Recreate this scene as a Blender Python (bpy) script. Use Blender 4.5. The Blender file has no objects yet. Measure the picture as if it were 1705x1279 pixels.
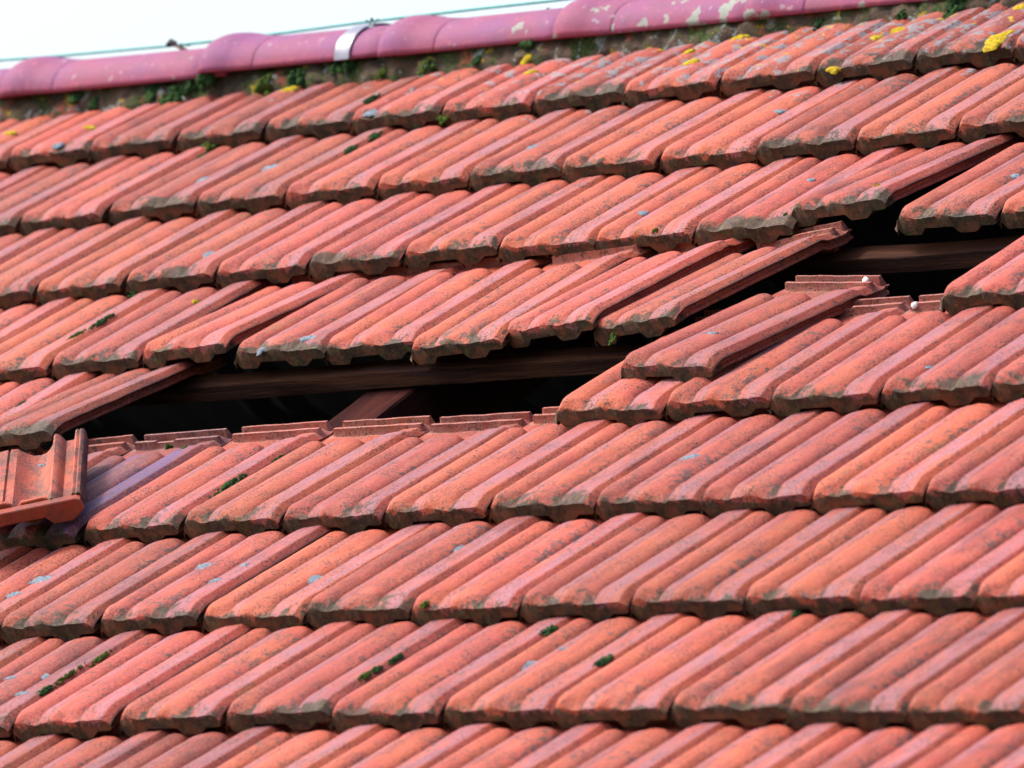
import bpy, math, random
from mathutils import Vector, Matrix, noise, Euler

# ------------------------------------------------------------------ frame of the roof
S = bpy.context.scene
C = S.collection
W = .2                      # cover width of a tile
G = .31                     # course gauge
TL = .377                   # length of a tile
PITCH = math.radians(30.104)
RM = Matrix.Translation((0, 0, 5.2)) @ Matrix.Rotation(PITCH, 4, 'X')   # roof plane: x along eaves, y up the slope, z out

# ------------------------------------------------------------------ camera
R3 = Matrix(((0.7473536787713286, 0.5748044136530484, -0.3332602059526085),
             (-0.05040404169106755, -0.45108283557442275, -0.8910576345160081),
             (-0.6625118198249786, 0.6827328624674763, -0.3081459509668858)))
T3 = Vector((5.755727078194792, -2.6297686836016356, 61.09830275829759)) * W
E4 = R3.to_4x4(); E4.translation = T3
cd = bpy.data.cameras.new('camera'); cam = bpy.data.objects.new('camera', cd); C.objects.link(cam)
cam.matrix_world = RM @ E4.inverted() @ Matrix.Diagonal((1, -1, -1, 1))
FPX = 13450.
cd.sensor_width = 36; cd.lens = FPX * 36 / 1705
cd.clip_start = .1; cd.clip_end = 3000
cd.dof.use_dof = True; cd.dof.focus_distance = 12.02; cd.dof.aperture_fstop = 7.5
S.camera = cam

def project(p):             # roof coordinates -> photo pixels (for counting which tiles are in the frame)
    q = R3 @ Vector(p) + T3
    return 852.5 + FPX * q.x / q.z, 639.5 + FPX * q.y / q.z

# ------------------------------------------------------------------ sky and sun
SUN_AZ, SUN_EL = math.radians(246), math.radians(50)   # azimuth measured from +Y clockwise
w = bpy.data.worlds.new('World'); S.world = w; w.use_nodes = True
nt = w.node_tree; nt.nodes.clear()
sky = nt.nodes.new('ShaderNodeTexSky'); sky.sky_type = 'NISHITA'; sky.sun_disc = False
sky.sun_elevation = SUN_EL; sky.sun_rotation = SUN_AZ; sky.dust_density = 5.0; sky.air_density = 1.0; sky.ozone_density = 1.2
bg = nt.nodes.new('ShaderNodeBackground'); bg.inputs['Strength'].default_value = .15
wo = nt.nodes.new('ShaderNodeOutputWorld')
nt.links.new(sky.outputs[0], bg.inputs[0]); nt.links.new(bg.outputs[0], wo.inputs[0])
sd = bpy.data.lights.new('sun', 'SUN'); sd.energy = 1.8; sd.angle = math.radians(11); sd.color = (1, .95, .88)
sun = bpy.data.objects.new('sun', sd); C.objects.link(sun)
sdir = Vector((math.sin(SUN_AZ) * math.cos(SUN_EL), math.cos(SUN_AZ) * math.cos(SUN_EL), math.sin(SUN_EL)))
sun.rotation_euler = sdir.to_track_quat('Z', 'Y').to_euler(); sun.location = (0, 0, 12)
S.view_settings.view_transform = 'Standard'; S.view_settings.look = 'None'; S.view_settings.gamma = 1
S.view_settings.exposure = 1.3

# ------------------------------------------------------------------ node helper
class N:
    def __init__(s, name):
        s.m = bpy.data.materials.new(name); s.m.use_nodes = True
        s.t = s.m.node_tree; s.b = s.t.nodes['Principled BSDF']
    def n(s, typ, **kw):
        x = s.t.nodes.new(typ)
        for k, v in kw.items(): setattr(x, k, v)
        return x
    def put(s, sock, v):
        if v is None: return
        if hasattr(v, 'is_output') or isinstance(v, bpy.types.NodeSocket): s.t.links.new(v, sock)
        else: sock.default_value = v
    def math(s, op, a, b=None, c=None, clamp=False):
        x = s.n('ShaderNodeMath', operation=op, use_clamp=clamp)
        s.put(x.inputs[0], a); s.put(x.inputs[1], b)
        if c is not None: s.put(x.inputs[2], c)
        return x.outputs[0]
    def mix(s, f, a, b, typ='MIX'):
        x = s.n('ShaderNodeMixRGB', blend_type=typ)
        s.put(x.inputs[0], f); s.put(x.inputs[1], a); s.put(x.inputs[2], b)
        return x.outputs[0]
    def ramp(s, v, a, b, lo=0., hi=1.):          # smooth step of v from a..b to lo..hi
        x = s.n('ShaderNodeMapRange', interpolation_type='SMOOTHSTEP')
        s.put(x.inputs['Value'], v); s.put(x.inputs['From Min'], a); s.put(x.inputs['From Max'], b)
        s.put(x.inputs['To Min'], lo); s.put(x.inputs['To Max'], hi)
        return x.outputs[0]
    def noise(s, co, scale, det=4, rough=.55, dist=0.):
        x = s.n('ShaderNodeTexNoise'); s.put(x.inputs['Vector'], co)
        x.inputs['Scale'].default_value = scale; x.inputs['Detail'].default_value = det
        x.inputs['Roughness'].default_value = rough; x.inputs['Distortion'].default_value = dist
        return x.outputs['Fac']
    def mapv(s, co, scale):
        x = s.n('ShaderNodeVectorMath', operation='MULTIPLY'); s.put(x.inputs[0], co); x.inputs[1].default_value = scale
        return x.outputs[0]
    def rand_co(s, k=37.):
        tc = s.n('ShaderNodeTexCoord'); oi = s.n('ShaderNodeObjectInfo')
        r = s.math('MULTIPLY', oi.outputs['Random'], k)
        cx = s.n('ShaderNodeCombineXYZ'); s.put(cx.inputs[0], r); s.put(cx.inputs[1], s.math('MULTIPLY', r, 1.7)); s.put(cx.inputs[2], r)
        x = s.n('ShaderNodeVectorMath', operation='ADD'); s.put(x.inputs[0], tc.outputs['Object']); s.put(x.inputs[1], cx.outputs[0])
        sp = s.n('ShaderNodeSeparateXYZ'); s.put(sp.inputs[0], tc.outputs['Object'])
        return x.outputs[0], sp.outputs, oi.outputs['Random']
    def bump(s, h, st, dist, nrm=None):
        x = s.n('ShaderNodeBump'); x.inputs['Strength'].default_value = st; x.inputs['Distance'].default_value = dist
        s.put(x.inputs['Height'], h)
        if nrm is not None: s.put(x.inputs['Normal'], nrm)
        return x.outputs[0]

def col(r, g, b): return (r, g, b, 1)

def roof_height(m):          # distance up the slope and along the eaves, in roof metres
    ge = m.n('ShaderNodeNewGeometry'); sp = m.n('ShaderNodeSeparateXYZ'); m.put(sp.inputs[0], ge.outputs['Position'])
    up = m.math('ADD', m.math('MULTIPLY', sp.outputs[1], math.cos(PITCH)),
                m.math('MULTIPLY', m.math('SUBTRACT', sp.outputs[2], 5.2), math.sin(PITCH)))
    return ge.outputs['Position'], up, sp.outputs[0]

def tile_material(name, glaze=False, fresh=False, dirty=0.):
    m = N(name)
    co, xyz, rnd = m.rand_co()
    pos, up, ex = roof_height(m)
    oi2 = m.n('ShaderNodeTexWhiteNoise', noise_dimensions='1D'); m.put(oi2.inputs['W'], m.math('MULTIPLY', rnd, 913.))
    r2 = oi2.outputs['Value']
    stretched = m.mapv(co, (1, .16, 1))
    n1 = m.noise(co, 9, 3, .5)
    n2 = m.noise(stretched, 42, 5, .6)
    n3 = m.noise(co, 160, 5, .65)
    if glaze:
        c = m.mix(m.ramp(n1, .35, .65), col(.22, .042, .075), col(.13, .036, .10))
    else:
        f = m.math('ADD', n1, m.math('MULTIPLY', m.math('SUBTRACT', rnd, .5), .35))
        c = m.mix(m.ramp(f, .34, .66), col(.56, .125, .046), col(.50, .082, .060))
        c = m.mix(m.math('MULTIPLY', m.ramp(r2, .50, 1.), .65), c, col(.36, .055, .036))
    c = m.mix(m.ramp(n2, .48, .70, 0, .65), c, col(.62, .185, .125))
    c = m.mix(m.ramp(n2, .49, .28, 0, .8), c, col(.30, .045, .036))
    c = m.mix(m.ramp(n3, .50, .70, 0, .5), c, col(.66, .22, .165))
    c = m.mix(m.ramp(n3, .48, .28, 0, .65), c, col(.24, .038, .028))
    if fresh: c = m.mix(.75, c, col(.46, .080, .022))
    else: c = m.mix(m.math('MULTIPLY', m.ramp(xyz[1], .235, .31, 0, .6), m.ramp(xyz[1], .345, .333)), c, col(.44, .060, .022))
    if not fresh: c = m.mix(m.math('MULTIPLY', m.ramp(xyz[1], .334, .342), m.ramp(n2, .35, .6, .25, .8)), c, col(.44, .22, .19))
    if dirty: c = m.mix(m.ramp(m.noise(m.mapv(co, (1, .6, 1)), 30, 6, .75), .44, .60, 0, dirty), c, col(.13, .07, .055))
    if not fresh:
        n4 = m.noise(co, 360, 3, .6)
        c = m.mix(m.ramp(n4, .50, .68, 0, .40), c, col(.66, .30, .22))
        c = m.mix(m.ramp(n4, .48, .32, 0, .50), c, col(.20, .045, .034))
        # grey weathering and painted-in bluish sky reflection on the flat strip at the right and on the shoulder of the middle roll
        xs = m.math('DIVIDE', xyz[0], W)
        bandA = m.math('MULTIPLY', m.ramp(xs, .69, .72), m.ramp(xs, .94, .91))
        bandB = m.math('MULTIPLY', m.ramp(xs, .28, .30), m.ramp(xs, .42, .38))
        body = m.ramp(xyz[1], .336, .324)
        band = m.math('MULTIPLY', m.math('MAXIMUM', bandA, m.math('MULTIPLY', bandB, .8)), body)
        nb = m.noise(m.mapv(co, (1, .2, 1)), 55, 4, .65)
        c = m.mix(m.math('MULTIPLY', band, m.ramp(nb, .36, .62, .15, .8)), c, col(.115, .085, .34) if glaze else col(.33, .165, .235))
        # crisp speckles of dirt, thick in some patches
        sp = m.noise(co, 290, 2, .5)
        patch = m.noise(co, 22, 2, .5)
        thr = m.ramp(patch, .34, .62, .69, .545)
        c = m.mix(m.math('MULTIPLY', m.ramp(m.math('SUBTRACT', sp, thr), 0, .03), .85), c, col(.075, .045, .042))
        v2 = m.noise(co, 95, 4, .7)
        thr2 = m.math('SUBTRACT', m.ramp(m.noise(co, 7, 2, .5), .40, .68, .71, .56), m.math('MULTIPLY', m.math('MULTIPLY', m.ramp(xs, .50, .62), m.ramp(xs, .70, .66)), .085))
        c = m.mix(m.math('MULTIPLY', m.ramp(m.math('SUBTRACT', v2, thr2), 0, .05), .8), c, col(.085, .07, .07))
        soot = m.math('MULTIPLY', m.ramp(m.noise(m.mapv(co, (1, .35, 1)), 16, 5, .7), .46, .66), m.ramp(r2, .15, .9, .15, .75))
        c = m.mix(soot, c, m.mix(1., c, col(.50, .42, .44), 'MULTIPLY'))
        # grime settled in the grooves and along the joints
        gr = m.math('MAXIMUM', m.math('MULTIPLY', m.ramp(xs, .235, .272), m.ramp(xs, .296, .288)), m.math('MULTIPLY', m.ramp(xs, .635, .675), m.ramp(xs, .712, .702)))
        gr = m.math('MAXIMUM', gr, m.math('MAXIMUM', m.ramp(xs, .970, .992), m.math('MULTIPLY', m.ramp(xs, .022, .004), m.ramp(xs, -.06, -.02))))
        gr = m.math('MAXIMUM', gr, m.math('MULTIPLY', m.math('MULTIPLY', m.ramp(xs, .384, .389), m.ramp(xs, .399, .392)), .8))
        c = m.mix(m.math('MULTIPLY', m.math('MULTIPLY', gr, body), m.ramp(m.noise(m.mapv(co, (1, .3, 1)), 90, 4, .6), .30, .58, .35, .95)), c, col(.060, .022, .020))
        # olive algae streak
        alg = m.noise(m.mapv(co, (1, .25, 1)), 30, 3, .5)
        c = m.mix(m.ramp(alg, .64, .80, 0, .45), c, col(.20, .15, .06))
        # pale lichen: rare spots everywhere, many near the ridge
        near = m.ramp(up, -.34, .18)
        east = m.ramp(ex, -2.6, -.9)
        near = m.math('MULTIPLY', near, m.math('ADD', .35, m.math('MULTIPLY', east, .65)))
        ln = m.noise(co, 36, 4, .62)
        thl = m.ramp(near, 0, 1, .755, .535)
        ml = m.ramp(m.math('SUBTRACT', ln, thl), 0, .03)
        lc = m.mix(m.ramp(m.noise(co, 300, 3, .6), .4, .6), col(.17, .22, .28), col(.36, .41, .46))
        c = m.mix(m.math('MULTIPLY', ml, .85), c, lc)
        yn = m.noise(m.mapv(co, (1.3, 1.1, 1.)), 34, 3, .6)
        thy = m.ramp(near, 0.1, 1, .80, .65)
        my = m.ramp(m.math('SUBTRACT', yn, thy), 0, .02)
        c = m.mix(my, c, m.mix(m.ramp(n3, .4, .6), col(.52, .30, .015), col(.66, .55, .03)))
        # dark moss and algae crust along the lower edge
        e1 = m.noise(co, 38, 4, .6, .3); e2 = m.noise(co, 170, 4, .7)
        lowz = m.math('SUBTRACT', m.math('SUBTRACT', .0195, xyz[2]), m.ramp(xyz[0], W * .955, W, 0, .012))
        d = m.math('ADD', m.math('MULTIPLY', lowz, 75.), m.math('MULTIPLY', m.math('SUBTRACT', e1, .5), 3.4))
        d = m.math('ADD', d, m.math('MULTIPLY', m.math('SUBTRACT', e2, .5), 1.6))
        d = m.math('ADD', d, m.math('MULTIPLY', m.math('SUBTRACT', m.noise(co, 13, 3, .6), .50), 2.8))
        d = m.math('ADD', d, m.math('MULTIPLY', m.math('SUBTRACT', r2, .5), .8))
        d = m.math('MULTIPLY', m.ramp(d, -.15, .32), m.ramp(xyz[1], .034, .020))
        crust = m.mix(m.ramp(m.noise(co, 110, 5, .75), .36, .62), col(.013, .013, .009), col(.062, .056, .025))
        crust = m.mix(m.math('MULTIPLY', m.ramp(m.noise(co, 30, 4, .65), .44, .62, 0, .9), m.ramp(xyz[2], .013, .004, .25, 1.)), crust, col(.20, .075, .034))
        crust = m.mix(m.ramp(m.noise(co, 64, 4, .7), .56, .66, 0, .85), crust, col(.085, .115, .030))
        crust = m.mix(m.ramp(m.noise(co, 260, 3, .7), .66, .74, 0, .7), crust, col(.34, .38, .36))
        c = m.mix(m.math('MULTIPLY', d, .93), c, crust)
        hb = m.math('ADD', m.math('MULTIPLY', m.noise(co, 300, 4, .7), .6), m.math('MULTIPLY', m.math('MAXIMUM', d, ml), m.math('MULTIPLY', e2, .8)))
    else:
        hb = m.math('MULTIPLY', m.noise(co, 250, 4, .7), .5)
    c = m.mix(1., c, m.mix(m.math('FRACT', m.math('MULTIPLY', rnd, 57.)), col(.50, .42, .39), col(.74, .59, .54)), 'MULTIPLY')
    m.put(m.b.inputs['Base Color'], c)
    m.put(m.b.inputs['Roughness'], m.ramp(n3, .3, .7, .52 if glaze else .60, .66 if glaze else .82))
    m.b.inputs['Specular IOR Level'].default_value = .25 if glaze else .28
    if fresh:
        m.b.inputs['Coat Weight'].default_value = .15; m.b.inputs['Coat Roughness'].default_value = .35
    m.put(m.b.inputs['Normal'], m.bump(m.math('ADD', hb, m.math('MULTIPLY', n3, .9)), .85, .0014))
    return m.m

def simple(name, c1, c2, scale=20, rough=.8, bump=.3, dist=.002, stretch=(1, 1, 1), spec=.4, det=5, metal=0., c3=None):
    m = N(name); co, xyz, rnd = m.rand_co()
    cc = m.mapv(co, stretch)
    n = m.noise(cc, scale, det, .6); n2 = m.noise(cc, scale * 6, 4, .7)
    c = m.mix(m.ramp(n, .32, .68), col(*c1), col(*c2))
    if c3: c = m.mix(m.ramp(m.noise(cc, scale * 1.7, 4, .65), .52, .66), c, col(*c3))
    c = m.mix(m.ramp(n2, .5, .25, 0, .35), c, m.mix(1., c, col(.35, .35, .35), 'MULTIPLY'))
    m.put(m.b.inputs['Base Color'], c); m.b.inputs['Roughness'].default_value = rough
    m.b.inputs['Specular IOR Level'].default_value = spec; m.b.inputs['Metallic'].default_value = metal
    m.put(m.b.inputs['Normal'], m.bump(m.math('ADD', n, n2), bump, dist))
    return m.m

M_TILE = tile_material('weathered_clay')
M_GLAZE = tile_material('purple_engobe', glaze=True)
M_FRESH = tile_material('unweathered_clay', fresh=True)
M_BAR = tile_material('dusty_clay', fresh=True, dirty=.55)
M_WOOD = simple('old_wood', (.020, .006, .004), (.085, .030, .014), 34, .85, 1., .006, (.10, 1, 1.8), .12, c3=(.040, .016, .018))
M_RAFT = simple('rafter_wood', (.016, .005, .006), (.050, .014, .011), 22, .95, .9, .003, (1, .12, 1), .04)
M_MORTAR = simple('ridge_mortar', (.055, .045, .034), (.145, .095, .068), 34, .95, 1., .010, c3=(.050, .060, .022))
def mortar_material():
    m = N('mossy_mortar'); co, xyz, rnd = m.rand_co(); n = m.noise(co, 34, 5, .65); n2 = m.noise(co, 190, 4, .7)
    c = m.mix(m.ramp(n, .32, .68), col(.050, .040, .030), col(.135, .090, .065))
    c = m.mix(m.ramp(m.noise(m.mapv(co, (1, 1, .6)), 21, 5, .7), .47, .58, 0, .9), c, m.mix(m.ramp(n2, .4, .6), col(.020, .045, .016), col(.075, .105, .028)))
    c = m.mix(m.ramp(m.noise(m.mapv(co, (1.1, .9, 1)), 27, 4, .65), .57, .62, 0, .85), c, m.mix(m.ramp(n2, .4, .6), col(.14, .17, .16), col(.30, .33, .32)))
    c = m.mix(m.ramp(m.noise(m.mapv(co, (.9, 1.2, 1)), 31, 3, .6), .635, .66, 0, .9), c, col(.34, .25, .02))
    c = m.mix(m.ramp(m.noise(m.mapv(co, (.7, 1, 1)), 19, 4, .7), .58, .66, 0, .8), c, col(.26, .07, .045))
    m.put(m.b.inputs['Base Color'], c); m.b.inputs['Roughness'].default_value = .95; m.b.inputs['Specular IOR Level'].default_value = .1
    m.put(m.b.inputs['Normal'], m.bump(m.math('ADD', n, n2), 1., .008))
    return m.m
M_MORTAR = mortar_material()
M_MOSS = simple('moss', (.014, .045, .018), (.055, .115, .030), 90, .95, 1., .004, spec=.1)
M_MOSSB = simple('yellow_green_moss', (.035, .065, .012), (.10, .145, .022), 90, .95, 1., .004, spec=.1)
M_LICH = simple('grey_lichen', (.08, .12, .16), (.24, .32, .38), 230, .95, 1., .002, spec=.1, c3=(.34, .20, .17))
M_LICHY = simple('yellow_lichen', (.26, .15, .010), (.48, .38, .02), 140, .95, 1., .002, spec=.1)
M_WHITE = simple('white_dropping', (.60, .60, .58), (.80, .80, .79), 100, .8, .3, .001)
M_WIRE = simple('green_wire', (.012, .22, .20), (.02, .30, .27), 60, .35, .1, .0005, spec=.6)
M_CLIP = simple('rusty_clip', (.20, .09, .05), (.40, .24, .17), 120, .5, .5, .001, metal=.3)
M_DARKCLIP = simple('dark_clamp', (.02, .03, .03), (.06, .06, .06), 120, .5, .5, .001, metal=.4)
M_STRAP = simple('zinc_strap', (.13, .13, .17), (.19, .19, .24), 30, .35, .2, .001, metal=.3, spec=.7)
M_DARK = simple('attic_dark', (.006, .005, .008), (.010, .008, .011), 4, .95, .2, .01)  # near black: darkness of the unlit attic put into the colour
M_GROUND = simple('grass_ground', (.045, .065, .02), (.10, .11, .045), .6, .95, .3, .02)

# ridge cap material: smooth mauve engobe, lichen blotches growing denser to the right
def cap_material():
    m = N('mauve_ridge_clay'); co, xyz, rnd = m.rand_co(); pos, up, ex = roof_height(m)
    n1 = m.noise(co, 8, 3, .5); n3 = m.noise(co, 90, 4, .6)
    c = m.mix(m.ramp(n1, .35, .65), col(.205, .050, .105), col(.17, .047, .135))
    c = m.mix(m.ramp(n3, .55, .8, 0, .4), c, col(.50, .17, .20))
    low = m.ramp(xyz[2], .03, -.012)
    c = m.mix(m.math('MULTIPLY', low, m.ramp(n3, .3, .6, .2, .8)), c, col(.40, .07, .085))
    ln = m.noise(co, 30, 4, .5)
    th = m.ramp(ex, -2.2, -1.2, .72, .565)
    th = m.math('ADD', th, m.ramp(xyz[2], .015, .07, 0, .09))
    c = m.mix(m.math('MULTIPLY', m.ramp(m.math('SUBTRACT', ln, th), 0, .02), .85), c, m.mix(n3, col(.15, .20, .17), col(.29, .33, .27)))
    c = m.mix(m.ramp(m.noise(co, 55, 3, .5), .66, .72, 0, .6), c, col(.30, .27, .28))
    c = m.mix(m.ramp(m.noise(m.mapv(co, (.5, 1, 1)), 22, 5, .7), .50, .72, 0, .55), c, col(.11, .05, .075))
    m.put(m.b.inputs['Base Color'], c)
    m.b.inputs['Roughness'].default_value = .72; m.b.inputs['Specular IOR Level'].default_value = .25
    m.put(m.b.inputs['Normal'], m.bump(n3, .25, .001))
    return m.m
M_CAP = cap_material()

# ------------------------------------------------------------------ object helpers
def link(name, me, mw=None, parent=None, smooth=True):
    o = bpy.data.objects.new(name, me); C.objects.link(o)
    if parent is not None: o.parent = parent
    if mw is not None: o.matrix_world = mw
    return o
def mesh(name, vs, fs, mat, smooth=True, sharp=40):
    me = bpy.data.meshes.new(name); me.from_pydata(vs, [], fs); me.materials.append(mat); me.update()
    if smooth:
        me.polygons.foreach_set('use_smooth', [True] * len(me.polygons))
        if sharp:
            try: me.set_sharp_from_angle(angle=math.radians(sharp))
            except Exception: pass
    return me
def tag(o, label=None, cat=None, group=None, kind=None):
    if label: o['label'] = label
    if cat: o['category'] = cat
    if group: o['group'] = group
    if kind: o['kind'] = kind
    return o
def sstep(a, b, x):
    t = max(0., min(1., (x - a) / (b - a))) if b != a else float(x > a)
    return t * t * (3 - 2 * t)
def interp(tab, x):
    if x <= tab[0][0]: return tab[0][1]
    for (a, b), (c_, d) in zip(tab, tab[1:]):
        if x <= c_: return b + (d - b) * (x - a) / (c_ - a)
    return tab[-1][1]
def csmooth(tab, x, r=.018):
    return sum(interp(tab, x + k * r) for k in (-1, -.5, 0, .5, 1)) / 5

# ------------------------------------------------------------------ the interlocking tile
PROF = [(0, -.0110), (.012, -.0060), (.03, -.0026), (.055, -.0008), (.09, 0), (.13, -.0006), (.165, -.0018), (.195, -.0038), (.222, -.0072), (.240, -.0104), (.256, -.0134), (.276, -.0138),
        (.284, -.0120), (.290, -.0036), (.300, -.0024), (.34, -.0016), (.384, -.0012), (.390, -.0019), (.398, -.0010), (.43, -.0001), (.47, .0002), (.515, -.0006), (.555, -.0018), (.595, -.0040),
        (.625, -.0072), (.645, -.0108), (.660, -.0136), (.688, -.0138), (.697, -.0120), (.703, -.0036), (.713, -.0024), (.76, -.0018), (.84, -.0010), (.925, -.0003), (.940, -.0008), (.955, -.0030), (1., -.0098)]
XS = [0, .003, .007, .012, .02, .03, .042, .055, .072, .09, .11, .13, .15, .17, .188, .205, .22, .237, .252, .265, .277, .284, .2875, .2905, .295, .302, .32, .345, .37, .383, .388, .392, .398, .414,
      .435, .46, .485, .51, .535, .56, .58, .60, .62, .638, .655, .672, .688, .697, .7005, .7035, .708, .715, .735, .77, .81, .85, .885, .908, .925, .934, .941, .948, .956, .970, .985, 1.]
YS = [0, .0012, .003, .006, .009, .012, .016, .020, .025, .030, .036, .043, .052, .065, .085, .11, .14, .17, .20, .23, .25, .268, .277, .283, .288, .292, .296, .300, .303, .306, .309, .312, .316, .320,
      .325, .332, .340, .343, .3445, .346, .351, .3545, .356, .3575, .362, .3665, .368, .3695, .374, TL]
WT = W * .992
def ramp_h(y): return .030 - .1 * y
def tile_mesh(seed, mat, wear=1.):
    rnd = random.Random(seed); off = Vector((seed * 7.3, seed * 3.1, 0))
    nz = lambda x, y, f, k=0: noise.noise(Vector((x * f, y * f, k)) + off)
    chips = [(rnd.choice([0, 1, 1]), rnd.uniform(.02, .30), rnd.uniform(.004, .010), rnd.uniform(.001, .003)) for _ in range(rnd.randint(2, 5))]
    fchips = [(rnd.random(), rnd.uniform(.02, .06), rnd.uniform(.0006, .002)) for _ in range(rnd.randint(2, 5))]
    yend = {0: .3005 + rnd.uniform(-.002, .002), 1: .3015 + rnd.uniform(-.002, .002), 2: .314}
    def top(xr, y):
        p = interp(PROF, xr)
        # fade of the grooves at the lower edge
        if y < .06 and .15 < xr < .76:
            k = 1 - sstep(.004, .055, y)
            p = p * (1 - .62 * k) - .0010 * k
        # bull nose
        hump = max(math.exp(-((xr - .11) / .085) ** 2), math.exp(-((xr - .47) / .10) ** 2))
        yc = (.038 - .025 * hump) + .022 * max(0, 1 - xr / .10) ** 1.3
        dr = .0115 - .0015 * hump + .015 * max(0, 1 - xr / .085) ** 1.5
        if y < yc: p -= dr * (1 - y / yc) ** 2.1
        # rolls end before the head
        pan = -.0145
        if xr < .28: ye, r = yend[0], .010
        elif xr < .70: ye, r = yend[1], .011
        else: ye, r = yend[2], .010
        if xr < .70:
            c0, hw = (.10, .150) if xr < .28 else (.46, .19)
            e = ye - (.026 if xr > c0 else .019) * min(1, abs(xr - c0) / hw) ** 3.2
            if y > e - r * .6:
                t = max(0, min(1, (y - (e - r * .6)) / r)); p = pan + (p - pan) * math.sqrt(max(0, 1 - t * t))
        else:
            e2 = ye - .020 * max(0, 1 - (xr - .70) / .07) ** 1.5
            if xr < .78 and y > e2:
                t = sstep(e2, e2 + .008, y); p = p + (pan - p) * t * max(0, 1 - (xr - .70) / .075)
            if y > ye:
                t = sstep(ye, ye + .012, y); lowered = p - .0045 - (y - ye) * .05
                p = p + (lowered - p) * t
            if y > .362: p += (pan - p) * sstep(.3625, .368, y)
        # transverse ribs of the head
        def rib(yc_, h, w_):
            if not (.065 < xr < (.985 if yc_ < .36 else .97)): return -1
            return pan + (h - pan) * (1 - sstep(w_ * .55, w_, abs(y - yc_)))
        p = max(p, rib(.3490, -.0010 - (.003 if seed % 3 == 0 and .3 < xr < .5 else 0), .0050))
        brk = .009 if (seed % 6 == 1 and .55 < xr < .62) else 0
        p = max(p, rib(.3720, .0012 - brk, .0052))
        z = ramp_h(y) + p
        z += wear * (.0007 * nz(xr * W, y, 28) + .00035 * nz(xr * W, y, 95, 3))
        for side, cy, cr, cdp in chips:
            ex = xr * W if side == 0 else (1 - xr) * W
            d = math.hypot(ex * 1.6, y - cy)
            if d < cr: z -= cdp * (1 - d / cr) * wear
        for cx, cr, cdp in fchips:
            d = math.hypot((xr - cx), y * 2.6)
            if d < cr: z -= cdp * (1 - d / cr) * wear
        return z
    lug1 = [(.030, 0), (.060, -.0095), (.072, -.0105), (.225, -.0105), (.238, -.0095), (.285, 0)]
    lug2 = [(.565, 0), (.605, -.0092), (.618, -.0102), (.78, -.0102), (.793, -.0092), (.835, 0)]
    def bot(xr, y):
        p = interp(PROF, xr)
        body = ramp_h(y) + .8 * p - .0135
        if xr < .03 and y > .01: body = ramp_h(y) - .022
        if .005 < xr < .995:
            l = min(interp(lug1, xr) if .030 < xr < .285 else 0, interp(lug2, xr) if .565 < xr < .835 else 0)
        else: l = 0
        l += .0007 * nz(xr, 0, 6, 5) + .003 * sstep(.97, 1, xr) + .003 * max(0, 1 - xr / .03)
        k = sstep(.011, .014, y)
        kl = 1 - sstep(.020, .024, y) if l < -.003 else 0
        a = body * k + l * (1 - k)
        if kl > 0 and y > .011: a = min(a, l * kl + body * (1 - kl))
        return min(a, top(xr, y) - .004) if y < .02 else a
    nx = len(XS); vs = []; fs = []
    side = 6                                     # extra points for the right lip
    ring = nx + side + nx + 4                    # top, right lip, bottom (right to left), left water channel
    for j, y in enumerate(YS):
        edge = wear * .0006 * nz(0, y, 60, 8)
        yf = 0
        for i, xr in enumerate(XS):
            x = xr * WT + (edge if xr > .98 else 0)
            fy = y
            if j == 0: fy = .0006 * nz(xr, 0, 12, 4)
            if i == nx - 1 and y > .3: pass
            vs.append((x, fy, top(xr, y)))
        zt = top(1., y); r = ramp_h(y)
        k = sstep(.010, .016, y)                 # 0 in the front skirt, 1 along the body
        zb = bot(1., y)
        body = [(.994, zt - .0026), (.962, zt - .0034), (.956, zt - .0092), (.974, zt - .0106), (.974, zt - .0150), (.948, zt - .0165)]
        n_ = len(body)
        for q, (bx, bz) in enumerate(body):
            fz = zt + (zb - zt) * (q + 1) / (n_ + 1); fx = .990 - (.006 if q > n_ - 2 else 0)
            vs.append(((fx + (bx - fx) * k) * WT + edge, y if j else 0, fz + (bz - fz) * k))
        for xr in reversed(XS):
            x = xr * WT
            if k > 0 and xr > .94: x = min(xr, .955 - (1 - xr) * .2) * WT * k + x * (1 - k)
            vs.append((x, y, bot(xr, y)))
        # left water channel: a shelf sticking out beyond the first roll
        kk = sstep(.004, .008, y)
        o = -.058 * W * kk
        b0 = bot(0, y); t0 = top(0, y)
        zs = min(t0 - .006, r - .0165)
        vs += [(o, y, max(b0, zs - .009) if kk > 0 else b0 + .001), (o, y, zs if kk > 0 else b0 + .002), (o * .72, y, zs - .003 * kk if kk > 0 else b0 + .003), (-.0 * W, y, zs - .003 * kk if kk > 0 else b0 + .004)]
    for j in range(len(YS) - 1):
        for i in range(ring):
            a = j * ring + i; b = j * ring + (i + 1) % ring
            fs.append((a, b, b + ring, a + ring))
    # caps
    for j, flip in ((0, False), (len(YS) - 1, True)):
        o = j * ring; T = lambda i: o + i; B = lambda i: o + nx + side + (nx - 1 - i)
        for i in range(nx - 1):
            f = (T(i), B(i), B(i + 1), T(i + 1)); fs.append(f if not flip else f[::-1])
        f = tuple([T(nx - 1), B(nx - 1)] + [o + nx + q for q in reversed(range(side))]); fs.append(f if not flip else f[::-1])
        f = tuple([T(0)] + [o + nx + side + nx + q for q in reversed(range(4))] + [B(0)]); fs.append(f if not flip else f[::-1])
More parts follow.
